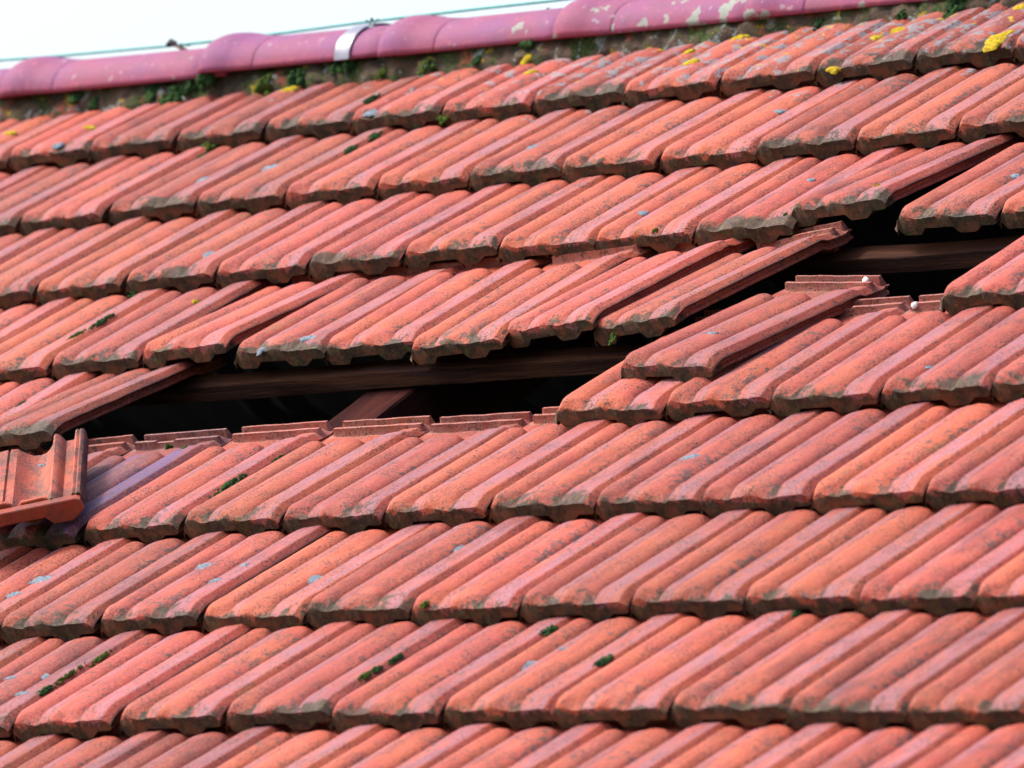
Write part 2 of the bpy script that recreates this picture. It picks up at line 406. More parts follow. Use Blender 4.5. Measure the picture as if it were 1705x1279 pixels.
    # hanging nibs under the head
    for x0, x1 in ((.10, .26), (.70, .88)):
        b = len(vs); zt = ramp_h(.345) - .020
        for (xa, ya, za) in ((x0, .344, zt), (x1, .344, zt), (x1, .366, zt), (x0, .366, zt), (x0 + .02, .350, zt - .020), (x1 - .02, .350, zt - .020), (x1 - .02, .360, zt - .020), (x0 + .02, .360, zt - .020)):
            vs.append((xa * W, ya, za))
        fs += [(b, b + 1, b + 5, b + 4), (b + 1, b + 2, b + 6, b + 5), (b + 2, b + 3, b + 7, b + 6), (b + 3, b, b + 4, b + 7), (b + 4, b + 5, b + 6, b + 7)]
    return mesh('roof_tile', vs, fs, mat, True, 48)

NV = 14
VAR = [tile_mesh(s, M_TILE) for s in range(1, NV + 1)]
GLZ = tile_mesh(33, M_GLAZE, .6)

CO = [[0.03994001068526955, 0.029114439887191944], [-0.006283619804696036, -0.01267351222568077], [-0.004465155991267595, 0.004890577230707724],
      [-0.14011198796551136, -0.0920530569208829], [0.0714143660145844, 0.009982934584004566], [-0.046081514565175674, -0.0237724812019643],
      [0.026809563247086488, 0.09396709542202059], [-0.08491553694544489, -0.28782598934024856], [0.0858566250278164, 0.20304990919107624]]
def sag(r, x):               # how the old roof has settled: sideways drift and sag, in tile widths
    x = max(-13., min(5., x)); R = (r - 3.5) / 4; X = (x + 4) / 8
    f = (1, X, R, X * X, X * R, R * R, X ** 3, X * X * R, X * R * R)
    return sum(a * c[0] for a, c in zip(f, CO)), sum(a * c[1] for a, c in zip(f, CO))

# tiles that have slipped, lifted or twisted: x, y, z, rx, ry, rz in roof metres and radians
ODD = {(3, -8): (-1.5941, -0.9326, 0.0082, -0.0473, -0.0564, -0.0457), (3, -7): (-1.3917, -0.9400, 0.0003, 0.0000, 0.0015, -0.0293),
       (3, -6): (-1.2018, -0.9416, -0.0041, 0.0109, -0.0104, 0.0174), (3, -5): (-1.0061, -0.9637, -0.0042, 0.0244, -0.0480, -0.0251),
       (3, -4): (-0.8241, -0.9459, 0.0041, -0.0144, -0.0913, -0.0743), (3, -3): (-0.6465, -0.9506, -0.0006, -0.0136, -0.1371, -0.1423),
       (3, -2): (-0.4394, -1.1437, 0.0265, -0.0441, 0.0024, -0.1271), (2, -2.5): (-0.5109, -0.6006, 0.0164, -0.0699, -0.0596, -0.0466),
       (2, -1.5): (-0.2924, -0.6298, 0.0025, 0.0000, 0.0013, -0.0566), (2, -.5): (-0.0926, -0.6376, 0.0025, 0.0000, 0.0000, 0.0000),
       (4, -8.5): (-1.7215, -1.2146, 0.0080, -0.0546, -0.0685, -0.0833), (4, -2.5): (-0.4980, -1.2417, 0.0067, 0.0000, 0.0502, 0.0160)}
MISSING = {(4, -7.5), (4, -6.5), (4, -5.5), (4, -4.5), (4, -3.5), (3, -1)}
ORD = ['first', 'second', 'third', 'fourth', 'fifth', 'sixth', 'seventh', 'eighth', 'ninth', 'tenth', 'eleventh', 'twelfth', 'thirteenth', 'fourteenth']
SPECIAL = {(3, -2): 'slipped roof tile lying skewed on top of the course below, its ribbed head uncovered',
           (3, -3): 'roof tile tilted up beside the slipped one, its pointed head over the dark hole',
           (3, -8): 'roof tile with raised right edge just left of the first dark wedge',
           (3, -7): 'mossy edged roof tile right of the first dark wedge, hanging over the batten',
           (3, -6): 'roof tile with a raised right edge, second after the dark wedge above the batten',
           (3, -5): 'sunken roof tile slipped low between two raised ones above the rafter hole',
           (3, -4): 'twisted roof tile directly left of the tilted one with yellow green moss spot',
           (2, -2.5): 'roof tile lifted on its right side with chipped edge above the right hand hole',
           (2, -1.5): 'roof tile sagging right of the black triangular gap at the upper right',
           (4, -8.5): 'lifted roof tile at the left border resting on the loose upturned tile',
           (4, -2.5): 'roof tile at the right end of the long hole, partly under the slipped tile',
           (5, -6): 'clean roof tile next to the purple glazed one, below the long hole',
           (5, -7): 'purple glazed roof tile under the loose upturned tile at left'}
course_txt = ['top course under the ridge', 'second course below the ridge', 'third course below the ridge', 'course right above the long hole',
              'course broken by the long hole', 'course just below the long hole', 'third lowest course', 'second lowest course', 'lowest course cut by the bottom border', 'course below the picture']
rng = random.Random(5)
def tile_matrix(r, x):
    if (r, x) in ODD:
        a = ODD[(r, x)]
        return Matrix.Translation(a[:3]) @ Euler(a[3:], 'XYZ').to_matrix().to_4x4()
    jx, jy, jz = rng.gauss(0, .0011), rng.gauss(0, .0022), rng.gauss(0, .0009)
    dx, dz = sag(r, x); dx1, dz1 = sag(r, x + 1); dxu, dzu = sag(r - 1, x)
    rx = math.atan2((dzu - dz) * W, G) + rng.gauss(0, .003)
    ry = -math.atan2((dz1 - dz) * W, W) + rng.gauss(0, .006)
    rz = rng.gauss(0, .004) - math.atan2((dxu - dx) * W, G)
    return Matrix.Translation(((x + dx) * W + .001 + jx, -r * G + jy, dz * W + jz)) @ Euler((rx, ry, rz), 'XYZ').to_matrix().to_4x4()
TILES = {}
for r in range(0, 10):
    x = -17. if r % 2 else -16.5
    row = []
    while x < 9:
        if (r, x) not in MISSING:
            M = tile_matrix(r, x)
            pts = [project(M @ Vector(p)) for p in ((0, 0, .0), (W, 0, .0), (0, TL * .82, 0), (W, TL * .82, 0), (W, 0, .03))]
            if max(p[0] for p in pts) > -60 and min(p[0] for p in pts) < 1765 and max(p[1] for p in pts) > -20 and min(p[1] for p in pts) < 1300:
                vis = max(p[0] for p in pts) > 8 and min(p[0] for p in pts) < 1697
                row.append((x, M, vis))
            elif max(p[0] for p in pts) > -650 and min(p[0] for p in pts) < 2350:      # rest of the roof, outside the picture
                tag(link('roof', VAR[int(x * 2 + r) % NV], RM @ M), kind='structure')
        x += 1
    k = 0
    for x, M, vis in row:
        me = GLZ if (r, x) == (5, -7) else VAR[rng.randrange(NV)]
        o = link('clay_tile', me, RM @ M); TILES[(r, x)] = (o, M)
        if (r, x) in SPECIAL: lab = SPECIAL[(r, x)]; k += vis
        elif vis: lab = '%s clay tile from left in the %s' % (ORD[k], course_txt[r]); k += 1
        else: lab = 'clay tile of the %s at the %s border' % (course_txt[r].split(',')[0], 'left' if x < -3 else 'right')
        tag(o, lab, 'tile', 'interlocking clay tiles laid in courses on the roof')

# ------------------------------------------------------------------ generic solids in roof space
def box_mesh(name, x0, x1, y0, y1, z0, z1, mat, seg=1, wob=0., bev=.002):
    vs = []; fs = []; sec = [(y0 + bev, z0), (y1 - bev, z0), (y1, z0 + bev), (y1, z1 - bev), (y1 - bev, z1), (y0 + bev, z1), (y0, z1 - bev), (y0, z0 + bev)]
    for i in range(seg + 1):
        t = i / seg; x = x0 + (x1 - x0) * t
        dy = wob * noise.noise(Vector((x * 2.2, 1, y0 * 9))); dz = wob * noise.noise(Vector((x * 2.2, 7, y0 * 9)))
        for q, (y, z) in enumerate(sec):
            e = .0012 * noise.noise(Vector((x * 30, q * 5, y0))) * (1 if wob else 0)
            vs.append((x, y + dy + e, z + dz + e))
    for i in range(seg):
        for q in range(8):
            a = i * 8 + q; b = i * 8 + (q + 1) % 8
            fs.append((a, a + 8, b + 8, b))
    fs.append(tuple(range(8))); fs.append(tuple(reversed(range(seg * 8, seg * 8 + 8))))
    return mesh(name, vs, fs, mat, True, 30)
def batten(r, x0, x1, lab, y0, y1, z1, h=.028):
    me = box_mesh('batten', x0, x1, y0, y1, z1 - h, z1, M_WOOD, 60, .006)
    tag(link('wooden_batten', me, RM), lab, 'batten', 'wooden battens carrying the tiles')
batten(3, -2.9, .7, 'long weathered brown batten running through the big central hole', -.944, -.900, -.034)
batten(2, -1.6, .7, 'dark brown batten in the right hand hole behind the slipped tile', -.641, -.596, -.034)
batten(4, -2.9, .7, 'batten hidden under the tile heads along the lower edge of the long hole', -1.254, -1.212, -.040)
def rafter(x0, x1, lab, y0=-2.6, y1=.25):
    vs = []; fs = []; n = 60
    sec = [(x0, -.19), (x1, -.19), (x1, -.066), (x1 - .003, -.063), (x0 + .003, -.063), (x0, -.066)]
    for i in range(n + 1):
        y = y0 + (y1 - y0) * i / n
        for q, (x, z) in enumerate(sec):
            vs.append((x + .003 * noise.noise(Vector((y * 14, q, x0))), y, z))
    k = len(sec)
    for i in range(n):
        for q in range(k):
            a = i * k + q; b = i * k + (q + 1) % k
            fs.append((a, b, b + k, a + k))
    fs.append(tuple(reversed(range(k)))); fs.append(tuple(range(n * k, n * k + k)))
    tag(link('wooden_rafter', mesh('rafter', vs, fs, M_RAFT, True, 30), RM), lab, 'rafter')
rafter(-1.144, -1.043, 'sloping purplish brown rafter seen inside the long hole below the batten')

# ------------------------------------------------------------------ dark attic, far slope, ground
def quadbox(name, pts, mat, mw):       # open-topped attic shell with thickness, pts: bottom corners / top corners
    fs = [(0, 1, 2, 3), (0, 4, 5, 1), (1, 5, 6, 2), (2, 6, 7, 3), (3, 7, 4, 0)]
    o = link(name, mesh(name, pts, fs, mat, False), mw)
    md = o.modifiers.new('thick', 'SOLIDIFY'); md.thickness = .06; md.offset = 1
    return o
xa, xb = -6.6, 1.6
ridge_y = .44
Yr, Zr = ridge_y * math.cos(PITCH), ridge_y * math.sin(PITCH) + 5.2
Ye, Ze = -2.62 * math.cos(PITCH), -2.62 * math.sin(PITCH) + 5.2
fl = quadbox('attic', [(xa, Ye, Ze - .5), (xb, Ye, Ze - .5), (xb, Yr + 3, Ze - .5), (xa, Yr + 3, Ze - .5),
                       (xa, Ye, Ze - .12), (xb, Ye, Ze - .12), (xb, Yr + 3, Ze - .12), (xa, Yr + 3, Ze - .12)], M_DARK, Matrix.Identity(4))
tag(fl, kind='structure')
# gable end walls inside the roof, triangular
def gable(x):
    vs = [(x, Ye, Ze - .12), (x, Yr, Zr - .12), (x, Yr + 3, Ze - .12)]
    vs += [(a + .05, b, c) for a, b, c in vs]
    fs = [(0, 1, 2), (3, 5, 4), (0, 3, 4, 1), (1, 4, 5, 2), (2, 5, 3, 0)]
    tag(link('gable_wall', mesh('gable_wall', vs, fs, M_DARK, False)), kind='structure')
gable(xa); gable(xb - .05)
# far slope behind the ridge: corrugated clay courses
vs = []; fs = []; nx_, ny_ = 180, 24
for j in range(ny_ + 1):
    t = j / ny_
    for i in range(nx_ + 1):
        x = xa + (xb - xa) * i / nx_
        vs.append((x, Yr + .03 + t * 2.97, Zr - .02 - t * (Zr - Ze + .05) + .012 * math.sin(x / W * 4 * math.pi) - .02 * ((j % 2))))
for j in range(ny_):
    for i in range(nx_):
        a = j * (nx_ + 1) + i; fs.append((a, a + 1, a + nx_ + 2, a + nx_ + 1))
fo = link('far_roof_slope', mesh('far_roof_slope', vs, fs, M_FRESH)); tag(fo, kind='structure')
md = fo.modifiers.new('thick', 'SOLIDIFY'); md.thickness = .02
lo_ = link('attic_shade_sheet', mesh('attic_shade_sheet', [(a, b, c - .06) for a, b, c in vs], fs, M_DARK)); tag(lo_, kind='structure')  # added dark sheet under the far slope, keeps the holes looking black
vs = [(-1500, -1500, 0), (1500, -1500, 0), (1500, 1500, 0), (-1500, 1500, 0)]
tag(link('ground', mesh('ground', vs, [(0, 1, 2, 3)], M_GROUND, False)), kind='structure')

# ------------------------------------------------------------------ mortar bedding under the ridge caps
vs = []; fs = []; n = 420; m_ = 12
for i in range(n + 1):
    x = -3.15 + 3.85 * i / n
    fr = .215 + .014 * noise.noise(Vector((x * 9, 3, 0))) + .008 * noise.noise(Vector((x * 31, 5, 0)))
    dxs = sag(0, x / W)[1] * W
    for j in range(m_ + 1):
        t = j / m_; y = fr + (.36 - fr) * t
        z = -.008 + .042 * min(1, t * 2.6) ** .8 + .012 * noise.noise(Vector((x * 24, y * 24, 1))) + .008 * noise.noise(Vector((x * 70, y * 70, 2)))
        if j == 0: z = -.026
        vs.append((x, y, z + dxs))
for i in range(n):
    for j in range(m_):
        a = i * (m_ + 1) + j; fs.append((a, a + m_ + 1, a + m_ + 2, a + 1))
mo = link('ridge_mortar', mesh('ridge_mortar', vs, fs, M_MORTAR), RM)
md = mo.modifiers.new('thick', 'SOLIDIFY'); md.thickness = .02; md.offset = -1
tag(mo, 'rough lichen covered mortar bed between the top course and the ridge caps', 'mortar')

# ------------------------------------------------------------------ ridge caps. local frame: x along the ridge, y horizontal away, z up
RID = Matrix.Rotation(-PITCH, 4, 'X')
def arch(x, hw, h, k, n=28):
    out = []
    for i in range(n + 1):
        a = math.pi * i / n
        out.append((x, -hw * math.cos(a), h * math.sin(a) ** .9 if h else 0))
    return out
def loft(rings, closed=False):
    k = len(rings[0]); vs = [p for r_ in rings for p in r_]; fs = []
    for i in range(len(rings) - 1):
        for q in range(k - (0 if closed else 1)):
            a = i * k + q; b = i * k + (q + 1) % k
            fs.append((a, b, b + k, a + k))
    return vs, fs
def ridge_cap(pos, length, lab, r0):
    root = bpy.data.objects.new('ridge_tile', None); C.objects.link(root); root.matrix_world = RM @ Matrix.Translation(pos) @ RID @ Matrix.Rotation(r0, 4, 'Y')
    tag(root, lab, 'ridge tile', 'mauve ridge caps along the ridge')
    h, hw = .055, .086
    rings = []
    for t in [0, .2, .4, .6, .8, 1.]:
        rings.append(arch(.010 + (length - .005) * t, hw * (1 - .05 * t), h * (1 - .06 * t), 0))
    vs, fs = loft(rings)
    o = link('cap_body', mesh('cap_body', vs, fs, M_CAP), None, root)
    md = o.modifiers.new('t', 'SOLIDIFY'); md.thickness = .012; md.offset = -1
    rings = []
    for x, e in [(-.013, .0125), (-.012, .0142), (-.007, .0148), (.010, .0138), (.024, .0112), (.036, .0080), (.048, .0050), (.062, .0034), (.078, .0014), (.092, .0002), (.100, -.0012)]:
        rings.append(arch(x, hw + e, h + e * .85, 0))
    vs, fs = loft(rings)
    o = link('collar', mesh('collar', vs, fs, M_CAP), None, root)
    md = o.modifiers.new('t', 'SOLIDIFY'); md.thickness = .012; md.offset = -1
    return root
def at_px(px, py, z):         # point of the roof frame at height z seen at a photo pixel (inverse of project)
    d = R3.inverted() @ Vector(((px - 852.5) / FPX, (py - 639.5) / FPX, 1)); o_ = -(R3.inverted() @ T3)
    t = (z - o_.z) / d.z
    return o_ + d * t
CAPY, CAPZ = .246, .020
cap_x = [-3.331, -2.896, -2.410, -1.990, -1.594, -1.180, -.775, -.36]
cap_lab = ['mauve ridge cap cut by the left border', 'first whole mauve ridge cap from left', 'mauve ridge cap with the grey strap across it', 'mauve ridge cap right of the grey strap with a knotted wire above',
           'lichen blotched ridge cap at the top border', 'ridge cap mostly cut off by the top border', 'ridge cap above the top border at right', 'ridge cap beyond the top right corner']
for i, x in enumerate(cap_x[:7]):
    L = (cap_x[i + 1] - x) + .02
    dz = [.0, .0, .004, .0, .0, 0, 0][i]
    ridge_cap((x, CAPY + .09 * math.cos(PITCH) , CAPZ - .09 * math.sin(PITCH) + dz), L, cap_lab[i], [0, .004, .0, -.004, .003, 0, 0][i])
# strap
rings = [arch(-2.118 + d, .0970 + e * .3, .0680 + e * .5, 0) for d, e in ((0, 0), (.0, .004), (.034, .004), (.034, 0))]
vs, fs = loft(rings)
so = link('metal_strap', mesh('metal_strap', vs, fs, M_STRAP), RM @ Matrix.Translation((0, CAPY + .09 * math.cos(PITCH), CAPZ - .09 * math.sin(PITCH) + .004)) @ RID)
tag(so, 'pale grey metal strap bent across a mauve ridge cap', 'strap')

# ------------------------------------------------------------------ ridge wire and its clamps
def tube(name, pts, rad, mat, mw=RM, seg=8):
    rings = []
    for i, p in enumerate(pts):
        p = Vector(p); a = Vector(pts[max(0, i - 1)]); b = Vector(pts[min(len(pts) - 1, i + 1)]); d = (b - a).normalized()
        u = d.cross(Vector((0, .3, 1))).normalized(); v = d.cross(u)
        rr = rad(i) if callable(rad) else rad
        rings.append([tuple(p + (u * math.cos(2 * math.pi * k / seg) + v * math.sin(2 * math.pi * k / seg)) * rr) for k in range(seg)])
    vs, fs = loft(rings, True)
    fs.append(tuple(reversed(range(seg)))); fs.append(tuple(range(len(vs) - seg, len(vs))))
    return mesh(name, vs, fs, mat)
def ridge_pt(px, py, away=.36):   # point above the crest line, `away` metres up the slope
    d = R3.inverted() @ Vector(((px - 852.5) / FPX, (py - 639.5) / FPX, 1)); o_ = -(R3.inverted() @ T3)
    t = (away - o_.y) / d.y
    return o_ + d * t
wp = [ridge_pt(-60, 106), ridge_pt(0, 100.5), ridge_pt(100, 93), ridge_pt(283, 76.5), ridge_pt(345, 70), ridge_pt(480, 54), ridge_pt(615, 36), ridge_pt(700, 26), ridge_pt(800, 14.5), ridge_pt(920, 1.5), ridge_pt(1050, -14), ridge_pt(1200, -32)]
tag(link('green_wire', tube('ridge_wire', wp, .0024, M_WIRE), RM), 'thin teal green wire strung along the top of the ridge against the sky', 'wire')
cl = bpy.data.objects.new('wire_clamp', None); C.objects.link(cl); cl.matrix_world = RM
tag(cl, 'rust coloured clamp holding the wire above the first whole ridge cap', 'clamp')
a, b = ridge_pt(287, 72), ridge_pt(316, 90)
link('arm', tube('arm', [a, (a + b) / 2 + Vector((0, 0, .002)), b, ridge_pt(312, 100)], lambda i: [.0035, .0045, .006, .007][i], M_CLIP), None, cl)
link('clamp_head', tube('clamp_head', [ridge_pt(280, 75), ridge_pt(285, 69), ridge_pt(292, 73)], .0052, M_DARKCLIP), None, cl)
link('tail', tube('tail', [ridge_pt(300, 74), ridge_pt(316, 75)], .0022, M_DARKCLIP), None, cl)
kn = tube('wire_knot', [ridge_pt(610, 34), ridge_pt(616, 39), ridge_pt(619, 31), ridge_pt(624, 37), ridge_pt(628, 33), ridge_pt(634, 34)], .0022, M_DARKCLIP)
tag(link('wire_knot', kn, RM), 'small twisted knot in the wire left of the fourth ridge cap', 'knot')

# ------------------------------------------------------------------ the loose upturned tile at the left border
SEC = [(-.2, 0), (-.14, 0), (-.1375, -.0028), (-.135, 0), (-.1225, .0005), (-.120, -.0035), (-.1175, .0005), (-.107, 0), (-.102, -.005), (-.095, -.011), (-.086, -.0155), (-.076, -.0175),
       (-.067, -.016), (-.060, -.011), (-.054, -.004), (-.050, .003), (-.0465, .0058), (-.0425, .004), (-.038, .0), (-.0345, -.006), (-.032, -.009), (-.021, -.009), (-.0185, -.004),
       (-.0165, .004), (-.0135, .0068), (-.0095, .0045), (-.007, .0066), (-.003, .0052), (-.0005, .001), (0, -.006)]
vs = []; fs = []; ys = [0, .003, .01, .02, .04, .07, .10, .13, .16, .19, .22, .25, .275, .29, .294]; k = len(SEC)
for j, y in enumerate(ys):
    for x, z in SEC:
        e = .0008 * noise.noise(Vector((x * 60, y * 40, 3)))
        cut = -.010 if y < .02 and -.11 < x < -.05 else 0
        dome = -.006 * (y / .29) if x < -.05 else 0
        vs.append((x + e, y, z + e + dome))
    for x, z in SEC: vs.append((x, y, min(z, -.004) - .011))
for j in range(len(ys) - 1):
    for i in range(k - 1):
        a = j * 2 * k + i; fs.append((a, a + 1, a + 1 + 2 * k, a + 2 * k))
        a += k; fs.append((a, a + 2 * k, a + 1 + 2 * k, a + 1))
    a = j * 2 * k; fs.append((a, a + 2 * k, a + 3 * k, a + k)); a += k - 1; fs.append((a, a + k, a + 3 * k, a + 2 * k))
for j, fl_ in ((0, 0), (len(ys) - 1, 1)):
    for i in range(k - 1):
        a = j * 2 * k + i; f = (a, a + k, a + k + 1, a + 1); fs.append(f if not fl_ else f[::-1])
xd = Vector((.77, .63, -.145)).normalized(); yd = Vector((-.63, .77, .0)); yd = (yd - xd * yd.dot(xd)).normalized(); zd = xd.cross(yd)
LM = Matrix((xd, yd, zd)).transposed().to_4x4(); LM.translation = Vector((-1.2035, -1.512, .058))
lt = bpy.data.objects.new('loose_tile', None); C.objects.link(lt); lt.matrix_world = RM @ LM
tag(lt, 'loose broken tile turned hollow side up with bright orange end bar at the left border', 'tile')
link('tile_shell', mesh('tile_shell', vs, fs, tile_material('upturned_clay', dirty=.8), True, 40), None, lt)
def solid(name, poly, y0, y1, mat, bev=.0015):      # polygon in x,z swept in y
    vs = []; fs = []; n = len(poly); cx = sum(p[0] for p in poly) / n; cz = sum(p[1] for p in poly) / n
    st = [(y0, .93), (y0 + bev, 1), (y1 - bev, 1), (y1, .93)]
    for y, s in st:
        for x, z in poly: vs.append((x if s == 1 else x - math.copysign(bev, x - cx), y, z if s == 1 else z - math.copysign(bev, z - cz)))
    for j in range(3):
        for i in range(n):
            a = j * n + i; b = j * n + (i + 1) % n; fs.append((a, b, b + n, a + n))
    fs.append(tuple(reversed(range(n)))); fs.append(tuple(range(3 * n, 4 * n)))
    return mesh(name, vs, fs, mat, True, 30)
link('end_bar', solid('end_bar', [(-.21, -.017), (-.058, -.017), (-.052, -.023), (-.046, -.029), (-.020, -.029), (-.008, -.022), (.0, -.016), (-.003, .001), (-.010, .004), (-.21, .002)][::1], -.020, .001, M_BAR), None, lt)
link('inner_bar', solid('inner_bar', [(-.21, -.012), (-.112, -.012), (-.105, -.004), (-.108, .006), (-.116, .009), (-.21, .007)], .006, .016, M_FRESH), None, lt)
link('short_bar', solid('short_bar', [(-.098, -.020), (-.052, -.014), (-.053, .004), (-.060, .0065), (-.092, .0055), (-.097, .0)], .006, .015, M_FRESH), None, lt)

# ------------------------------------------------------------------ moss, lichen and droppings lying on the tiles
def blob(name, mat, rx_, ry_, h, seed, n=22, m=9, rag=.35):
    vs = [(0, 0, h)]; fs = []; o_ = Vector((seed * 3.7, seed * 1.9, 0))
    for j in range(1, m + 1):
        t = j / m
        for i in range(n):
            a = 2 * math.pi * i / n
            k = 1 + rag * noise.noise(Vector((math.cos(a) * 1.6, math.sin(a) * 1.6, seed))) + rag * .5 * noise.noise(Vector((math.cos(a) * 5, math.sin(a) * 5, seed)))
            x = rx_ * t * k * math.cos(a); y = ry_ * t * k * math.sin(a)
            z = h * (math.sqrt(max(0, 1 - t * t)) - .12 * (j == m)) + .22 * h * noise.noise(Vector((x, y, 0)) * 190 + o_) + .12 * h * noise.noise(Vector((x, y, 0)) * 520 + o_)
            vs.append((x, y, z))
    for i in range(n): fs.append((0, 1 + i, 1 + (i + 1) % n))
    for j in range(m - 1):
        for i in range(n):
            a = 1 + j * n + i; b = 1 + j * n + (i + 1) % n; fs.append((a, a + n, b + n, b))
    return mesh(name, vs, fs, mat)
def cluster(name, mat, rx_, ry_, h, seed):
    rr = random.Random(seed); vs = []; fs = []
    sz = max(.0018, min(rx_, ry_) * .5)
    n = max(9, min(70, int(4.2 * rx_ * ry_ / sz ** 2)))
    for k in range(n):
        a = rr.uniform(0, 2 * math.pi); t = math.sqrt(rr.random()); px = rx_ * t * math.cos(a); py = ry_ * t * math.sin(a) * rr.uniform(.8, 1.15)
        s_ = sz * rr.uniform(.55, 1.15) * (1 - .35 * t); hh = h * (1 - .65 * t * t) * rr.uniform(.7, 1.1)
        b = len(vs); o_ = Vector((k * 3.3, seed, 0)); m = 8
        vs.append((px, py, hh))
        for j, (r_, z_) in enumerate(((.45, .93), (.8, .62), (1., .15), (.95, -.25))):
            for i in range(m):
                q = 2 * math.pi * (i + .5 * j) / m; f = 1 + .35 * noise.noise(Vector((math.cos(q) * 2, math.sin(q) * 2, j)) + o_)
                vs.append((px + s_ * r_ * f * math.cos(q), py + s_ * r_ * f * math.sin(q), hh * z_))
        for i in range(m): fs.append((b, b + 1 + i, b + 1 + (i + 1) % m))
        for j in range(3):
            for i in range(m):
                p = b + 1 + j * m + i; q = b + 1 + j * m + (i + 1) % m; fs.append((p, p + m, q + m, q))
    return mesh(name, vs, fs, mat, True, None)
dg = bpy.context.evaluated_depsgraph_get()
def drop(px, py):            # where the line of sight through a photo pixel meets the roof surface, with its normal
    o_ = -(R3.inverted() @ T3); d = (R3.inverted() @ Vector(((px - 852.5) / FPX, (py - 639.5) / FPX, 1))).normalized()
    ow = RM @ o_; dw = (RM.to_3x3() @ d).normalized()
    hit, loc, nrm, idx, ob, mt = S.ray_cast(dg, ow, dw)
    if not hit: return None
    return RM.inverted() @ loc, (RM.to_3x3().inverted() @ nrm)
dg.update()
def growth(name, mat, px, py, wpx, hpx, h, lab, cat, seed, grp=None, along=True, rag=.35):
    r_ = drop(px, py)
    if r_ is None: return
    p, nn = r_
    nn = (nn * .5 + Vector((0, 0, 1))).normalized()
    s = 1 / 1090.
    # footprint along the slope so that it covers wpx, hpx in the picture
    if along: ry_ = wpx * s / 2 / .60; rx_ = hpx * s / 2 / .50
    else: rx_ = wpx * s / 2 / .78; ry_ = hpx * s / 2 / .50
    yax = Vector((0, 1, 0)); xax = yax.cross(nn).normalized(); yax = nn.cross(xax)
    M = Matrix((xax, yax, nn)).transposed().to_4x4(); M.translation = p - nn * h * .12
    o = link(name, cluster(name, mat, rx_, ry_, h, seed) if name == 'moss_clump' else blob(name, mat, rx_, ry_, h, seed, rag=rag), RM @ M)
    tag(o, lab, cat, grp)
G1 = 'moss cushions growing on the roof'
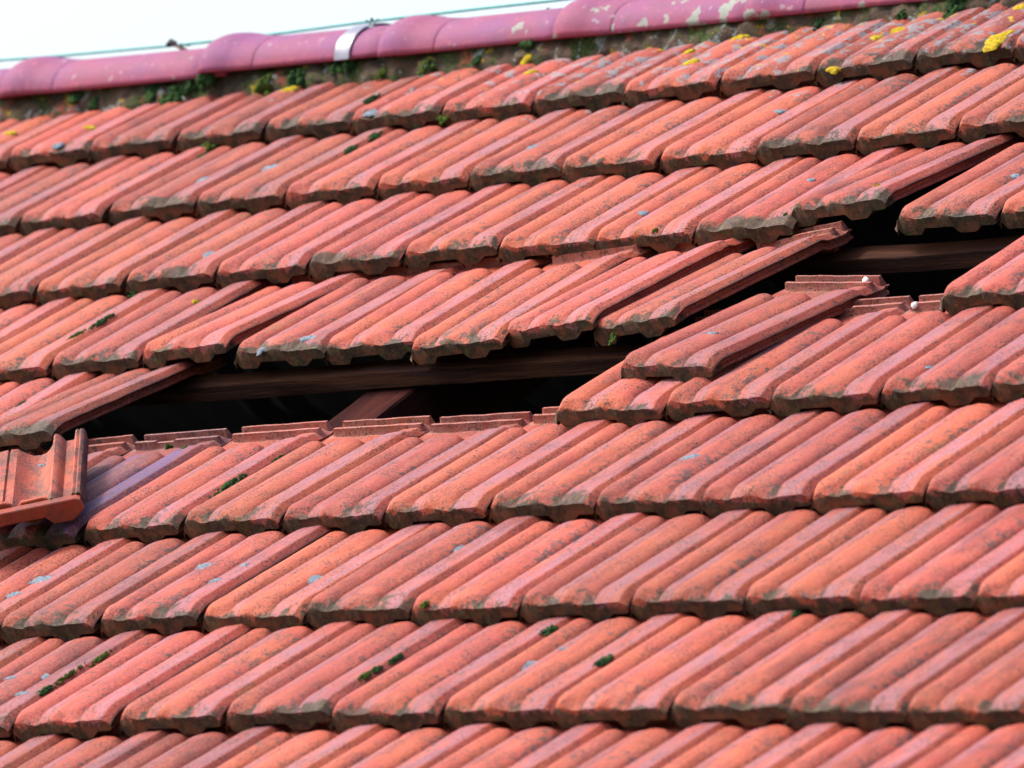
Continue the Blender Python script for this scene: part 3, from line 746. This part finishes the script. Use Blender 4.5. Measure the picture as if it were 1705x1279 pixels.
moss = [
 (376, 812, 62, 9, .006, M_MOSS, 'long dark green moss strip on the clean tile course below the long hole'),
 (462, 765, 22, 6, .004, M_MOSS, 'small dark moss strip just below the ribbed tile heads'),
 (281, 744, 14, 9, .007, M_MOSSB, 'little green moss tuft on the purple glazed tile head'),
 (306, 746, 12, 5, .003, M_MOSSB, 'flat yellowish moss fleck right of the tuft on the purple tile'),
 (167, 537, 44, 8, .006, M_MOSS, 'bright green moss strip on the fourth course near the left'),
 (126, 559, 32, 7, .005, M_MOSSB, 'lower green moss strip left of the brighter one'),
 (222, 489, 20, 10, .006, M_MOSS, 'moss tuft caught under a front edge in the third course'),
 (34, 673, 20, 5, .003, M_MOSS, 'small moss strip at the left border above the upturned tile'),
 (12, 634, 24, 10, .006, M_MOSS, 'moss tuft at the left border under the fourth course'),
 (616, 166, 32, 8, .006, M_MOSS, 'green moss strip in the top course'),
 (622, 228, 26, 10, .006, M_MOSS, 'upper moss strip of a pair in the second course'),
 (582, 250, 28, 9, .006, M_MOSS, 'lower moss strip of a pair in the second course'),
 (350, 243, 26, 16, .009, M_MOSSB, 'yellow green moss tuft hanging at the front edge of the top course'),
 (332, 262, 24, 6, .004, M_MOSS, 'thin dark moss strip below the yellow green tuft'),
 (290, 160, 44, 34, .020, M_MOSS, 'round blue green moss cushion, biggest below the first whole ridge cap'),
 (315, 148, 24, 22, .016, M_MOSS, 'moss cushion touching the big round one on its right'),
 (262, 146, 50, 22, .012, M_MOSS, 'flat moss mat left above the big round cushion'),
 (345, 128, 30, 32, .020, M_MOSS, 'tall mossy clump at the foot of the second whole ridge cap'),
 (442, 145, 32, 36, .020, M_MOSSB, 'dark olive moss cushion below the plain ridge cap'),
 (498, 128, 44, 26, .020, M_MOSS, 'smooth green moss dome below the ridge strap'),
 (583, 108, 26, 22, .016, M_MOSS, 'dark moss cushion right below the strap'),
 (560, 114, 26, 18, .010, M_MOSS, 'flat moss mat left of the cushion below the strap'),
 (712, 110, 26, 14, .010, M_MOSSB, 'moss tuft at the mortar above the top course, below the fourth cap'),
 (158, 173, 18, 20, .012, M_MOSS, 'small round moss cushion near the left end of the mortar'),
 (130, 160, 40, 18, .008, M_MOSS, 'grey green moss patch on the mortar at far left'),
 (640, 118, 34, 10, .006, M_MOSSB, 'olive moss along the head of a top course tile'),
 (795, 100, 18, 12, .008, M_MOSS, 'small dark moss tuft on the mortar in mid ridge'),
 (880, 70, 30, 20, .010, M_MOSS, 'moss tuft directly under the joint of the lichen blotched cap'),
 (1502, 25, 16, 16, .009, M_MOSS, 'green tuft beside yellow lichen near the top border'),
 (1590, 12, 40, 20, .012, M_MOSS, 'large moss cushion at the top border on the right'),
 (1365, 38, 24, 14, .008, M_MOSS, 'moss tuft on the mortar near the top border'),
 (1588, 294, 12, 6, .006, M_MOSSB, 'tiny green tuft on the left side of the sagging tile'),
 (106, 1130, 60, 6, .004, M_MOSSB, 'long thin moss line in a tile joint of the second lowest course'),
 (165, 1097, 36, 6, .004, M_MOSSB, 'upper end of the moss line in the second lowest course'),
 (74, 1150, 22, 8, .005, M_MOSS, 'lower clump of the moss line in the second lowest course'),
 (606, 1127, 20, 7, .005, M_MOSSB, 'yellowish moss clump in a joint, lower middle'),
 (626, 1115, 18, 7, .005, M_MOSS, 'dark moss clump just above the yellowish one in lower middle'),
 (657, 1098, 26, 6, .005, M_MOSS, 'highest dark moss clump of the joint in lower middle'),
 (912, 1052, 28, 10, .006, M_MOSS, 'dark moss strip near a joint in the second lowest course, centre'),
 (1003, 1102, 34, 9, .006, M_MOSS, 'dark moss strip right of the black stain, lower middle'),
 (1326, 1022, 16, 7, .005, M_MOSS, 'moss fleck under a front edge at lower right'),
 (708, 1006, 12, 7, .004, M_MOSSB, 'green moss dot on a front edge in the third lowest course'),
 (1023, 556, 10, 22, .003, M_MOSSB, 'vertical yellow green moss spot on the tilted tile edge'),
 (1308, 357, 7, 6, .003, M_MOSSB, 'tiny yellow green dot on a front edge left of the lifted tile'),
 (1090, 383, 8, 7, .003, M_MOSSB, 'tiny yellow green dot on a front edge in the third course'),
 (738, 196, 22, 14, .006, M_MOSSB, 'yellow green tuft at a joint of the top course front edge'),
 (1460, 310, 8, 8, .003, M_LICHY, 'yellow lichen dot on the corner of the lifted tile'),
]
for i, (px, py, a, b, h, mt, lab) in enumerate(moss):
    growth('moss_clump', mt, px, py, a, b, h, lab, 'moss', i + 1, G1, b < a * .6)
G2 = 'pale lichen patches on the tiles'
lich = [
 (762, 916, 30, 15, 'pale blue lichen patch in the third lowest course centre'), (879, 1109, 34, 18, 'pale blue lichen patch in the second lowest course centre'),
 (940, 1081, 14, 6, 'small lichen fleck up right of the pale blue patch'), (340, 943, 34, 13, 'grey blue lichen patch in the third lowest course at left'),
 (67, 966, 36, 18, 'dark grey lichen patch near the left border, third lowest course'), (24, 990, 26, 12, 'blue grey lichen patch at the left border'),
 (358, 967, 20, 8, 'dull lichen spot below the grey blue patch at left'), (408, 941, 14, 7, 'small lichen fleck right of the grey blue patch'),
 (522, 964, 34, 13, 'curved lichen patch left of centre in the third lowest course'), (1148, 762, 30, 10, 'white blue lichen patch right of centre below the slipped tile'),
 (76, 1127, 20, 8, 'small white lichen fleck at lower left'), (18, 1129, 16, 6, 'lichen fleck near the lower left border'), (37, 1155, 24, 8, 'grey lichen smear at the lower left'),
 (436, 583, 14, 13, 'blue lichen spot on the tile right of the dark wedge'), (513, 563, 28, 10, 'blue lichen streak beside the tile joint above the batten'),
 (345, 425, 34, 16, 'pale lichen patch in the third course at left'), (450, 279, 28, 14, 'pale lichen patch in the second course'), (338, 299, 24, 12, 'dark grey lichen spot in the second course'),
 (1296, 186, 20, 10, 'white ring lichen in the second course at right'), (1350, 300, 14, 7, 'pale lichen dot on the third course at right'),
 (1688, 294, 14, 10, 'round pale lichen dot on the sagging tile at the right border'), (887, 245, 20, 10, 'pale lichen spot in the second course centre'),
 (1185, 555, 20, 5, 'small white lichen fleck on the slipped tile'), (96, 242, 24, 12, 'pale lichen patch at the front of the top course at left'),
 (616, 188, 26, 14, 'pale lichen patch on the top course left of centre'), (1070, 355, 22, 8, 'pale lichen streak in the third course centre'),
 (70, 775, 16, 6, 'pale blue fleck inside the upturned tile'), (1546, 612, 16, 5, 'pale lichen fleck on the fifth course at right'),
]
for i, (px, py, a, b, lab) in enumerate(lich):
    growth('lichen_patch', M_LICH, px, py, a, b, .0022, lab, 'lichen', 60 + i, G2, False, .55)
ylich = [(1660, 68, 40, 36, 'big bright yellow lichen on the top course near the right border'), (1498, 51, 34, 14, 'flat yellow lichen streak on the top course at right'),
         (1460, 64, 24, 12, 'ochre lichen patch left of the flat yellow streak'), (1390, 116, 26, 10, 'ochre lichen on a front edge of the top course'), (1152, 104, 26, 14, 'yellow lichen patch on the top course right of centre'),
         (1147, 87, 12, 14, 'small yellow lichen spot above the other, right of centre'), (1234, 62, 30, 12, 'golden lichen clump at the mortar right of centre'), (883, 121, 20, 11, 'yellow lichen spot on the top course centre'),
         (18, 222, 26, 12, 'yellow lichen patch at the left border of the top course'), (149, 213, 26, 8, 'yellow lichen streak on the top course at left'), (482, 149, 28, 16, 'orange lichen under the smooth moss dome'),
         (876, 99, 14, 18, 'orange lichen at a tile head under the mortar'), (1700, 12, 26, 14, 'yellow lichen in the upper right corner'), (325, 503, 14, 6, 'small yellow lichen fleck in the fourth course')]
for i, (px, py, a, b, lab) in enumerate(ylich):
    growth('yellow_lichen', M_LICHY, px, py, a, b, .004, lab, 'lichen', 120 + i, 'yellow lichen patches on the tiles', False, .5)
for i, (px, py, a, lab) in enumerate([(1442, 466, 11, 'white dropping on the head rib of the slipped tile'), (1523, 508, 9, 'round white dropping on a rib at the right end of the hole')]):
    growth('bird_dropping', M_WHITE, px, py, a, a * .7, .0045, lab, 'dropping', 200 + i, None, False, .15)
print('objects', len(bpy.data.objects))
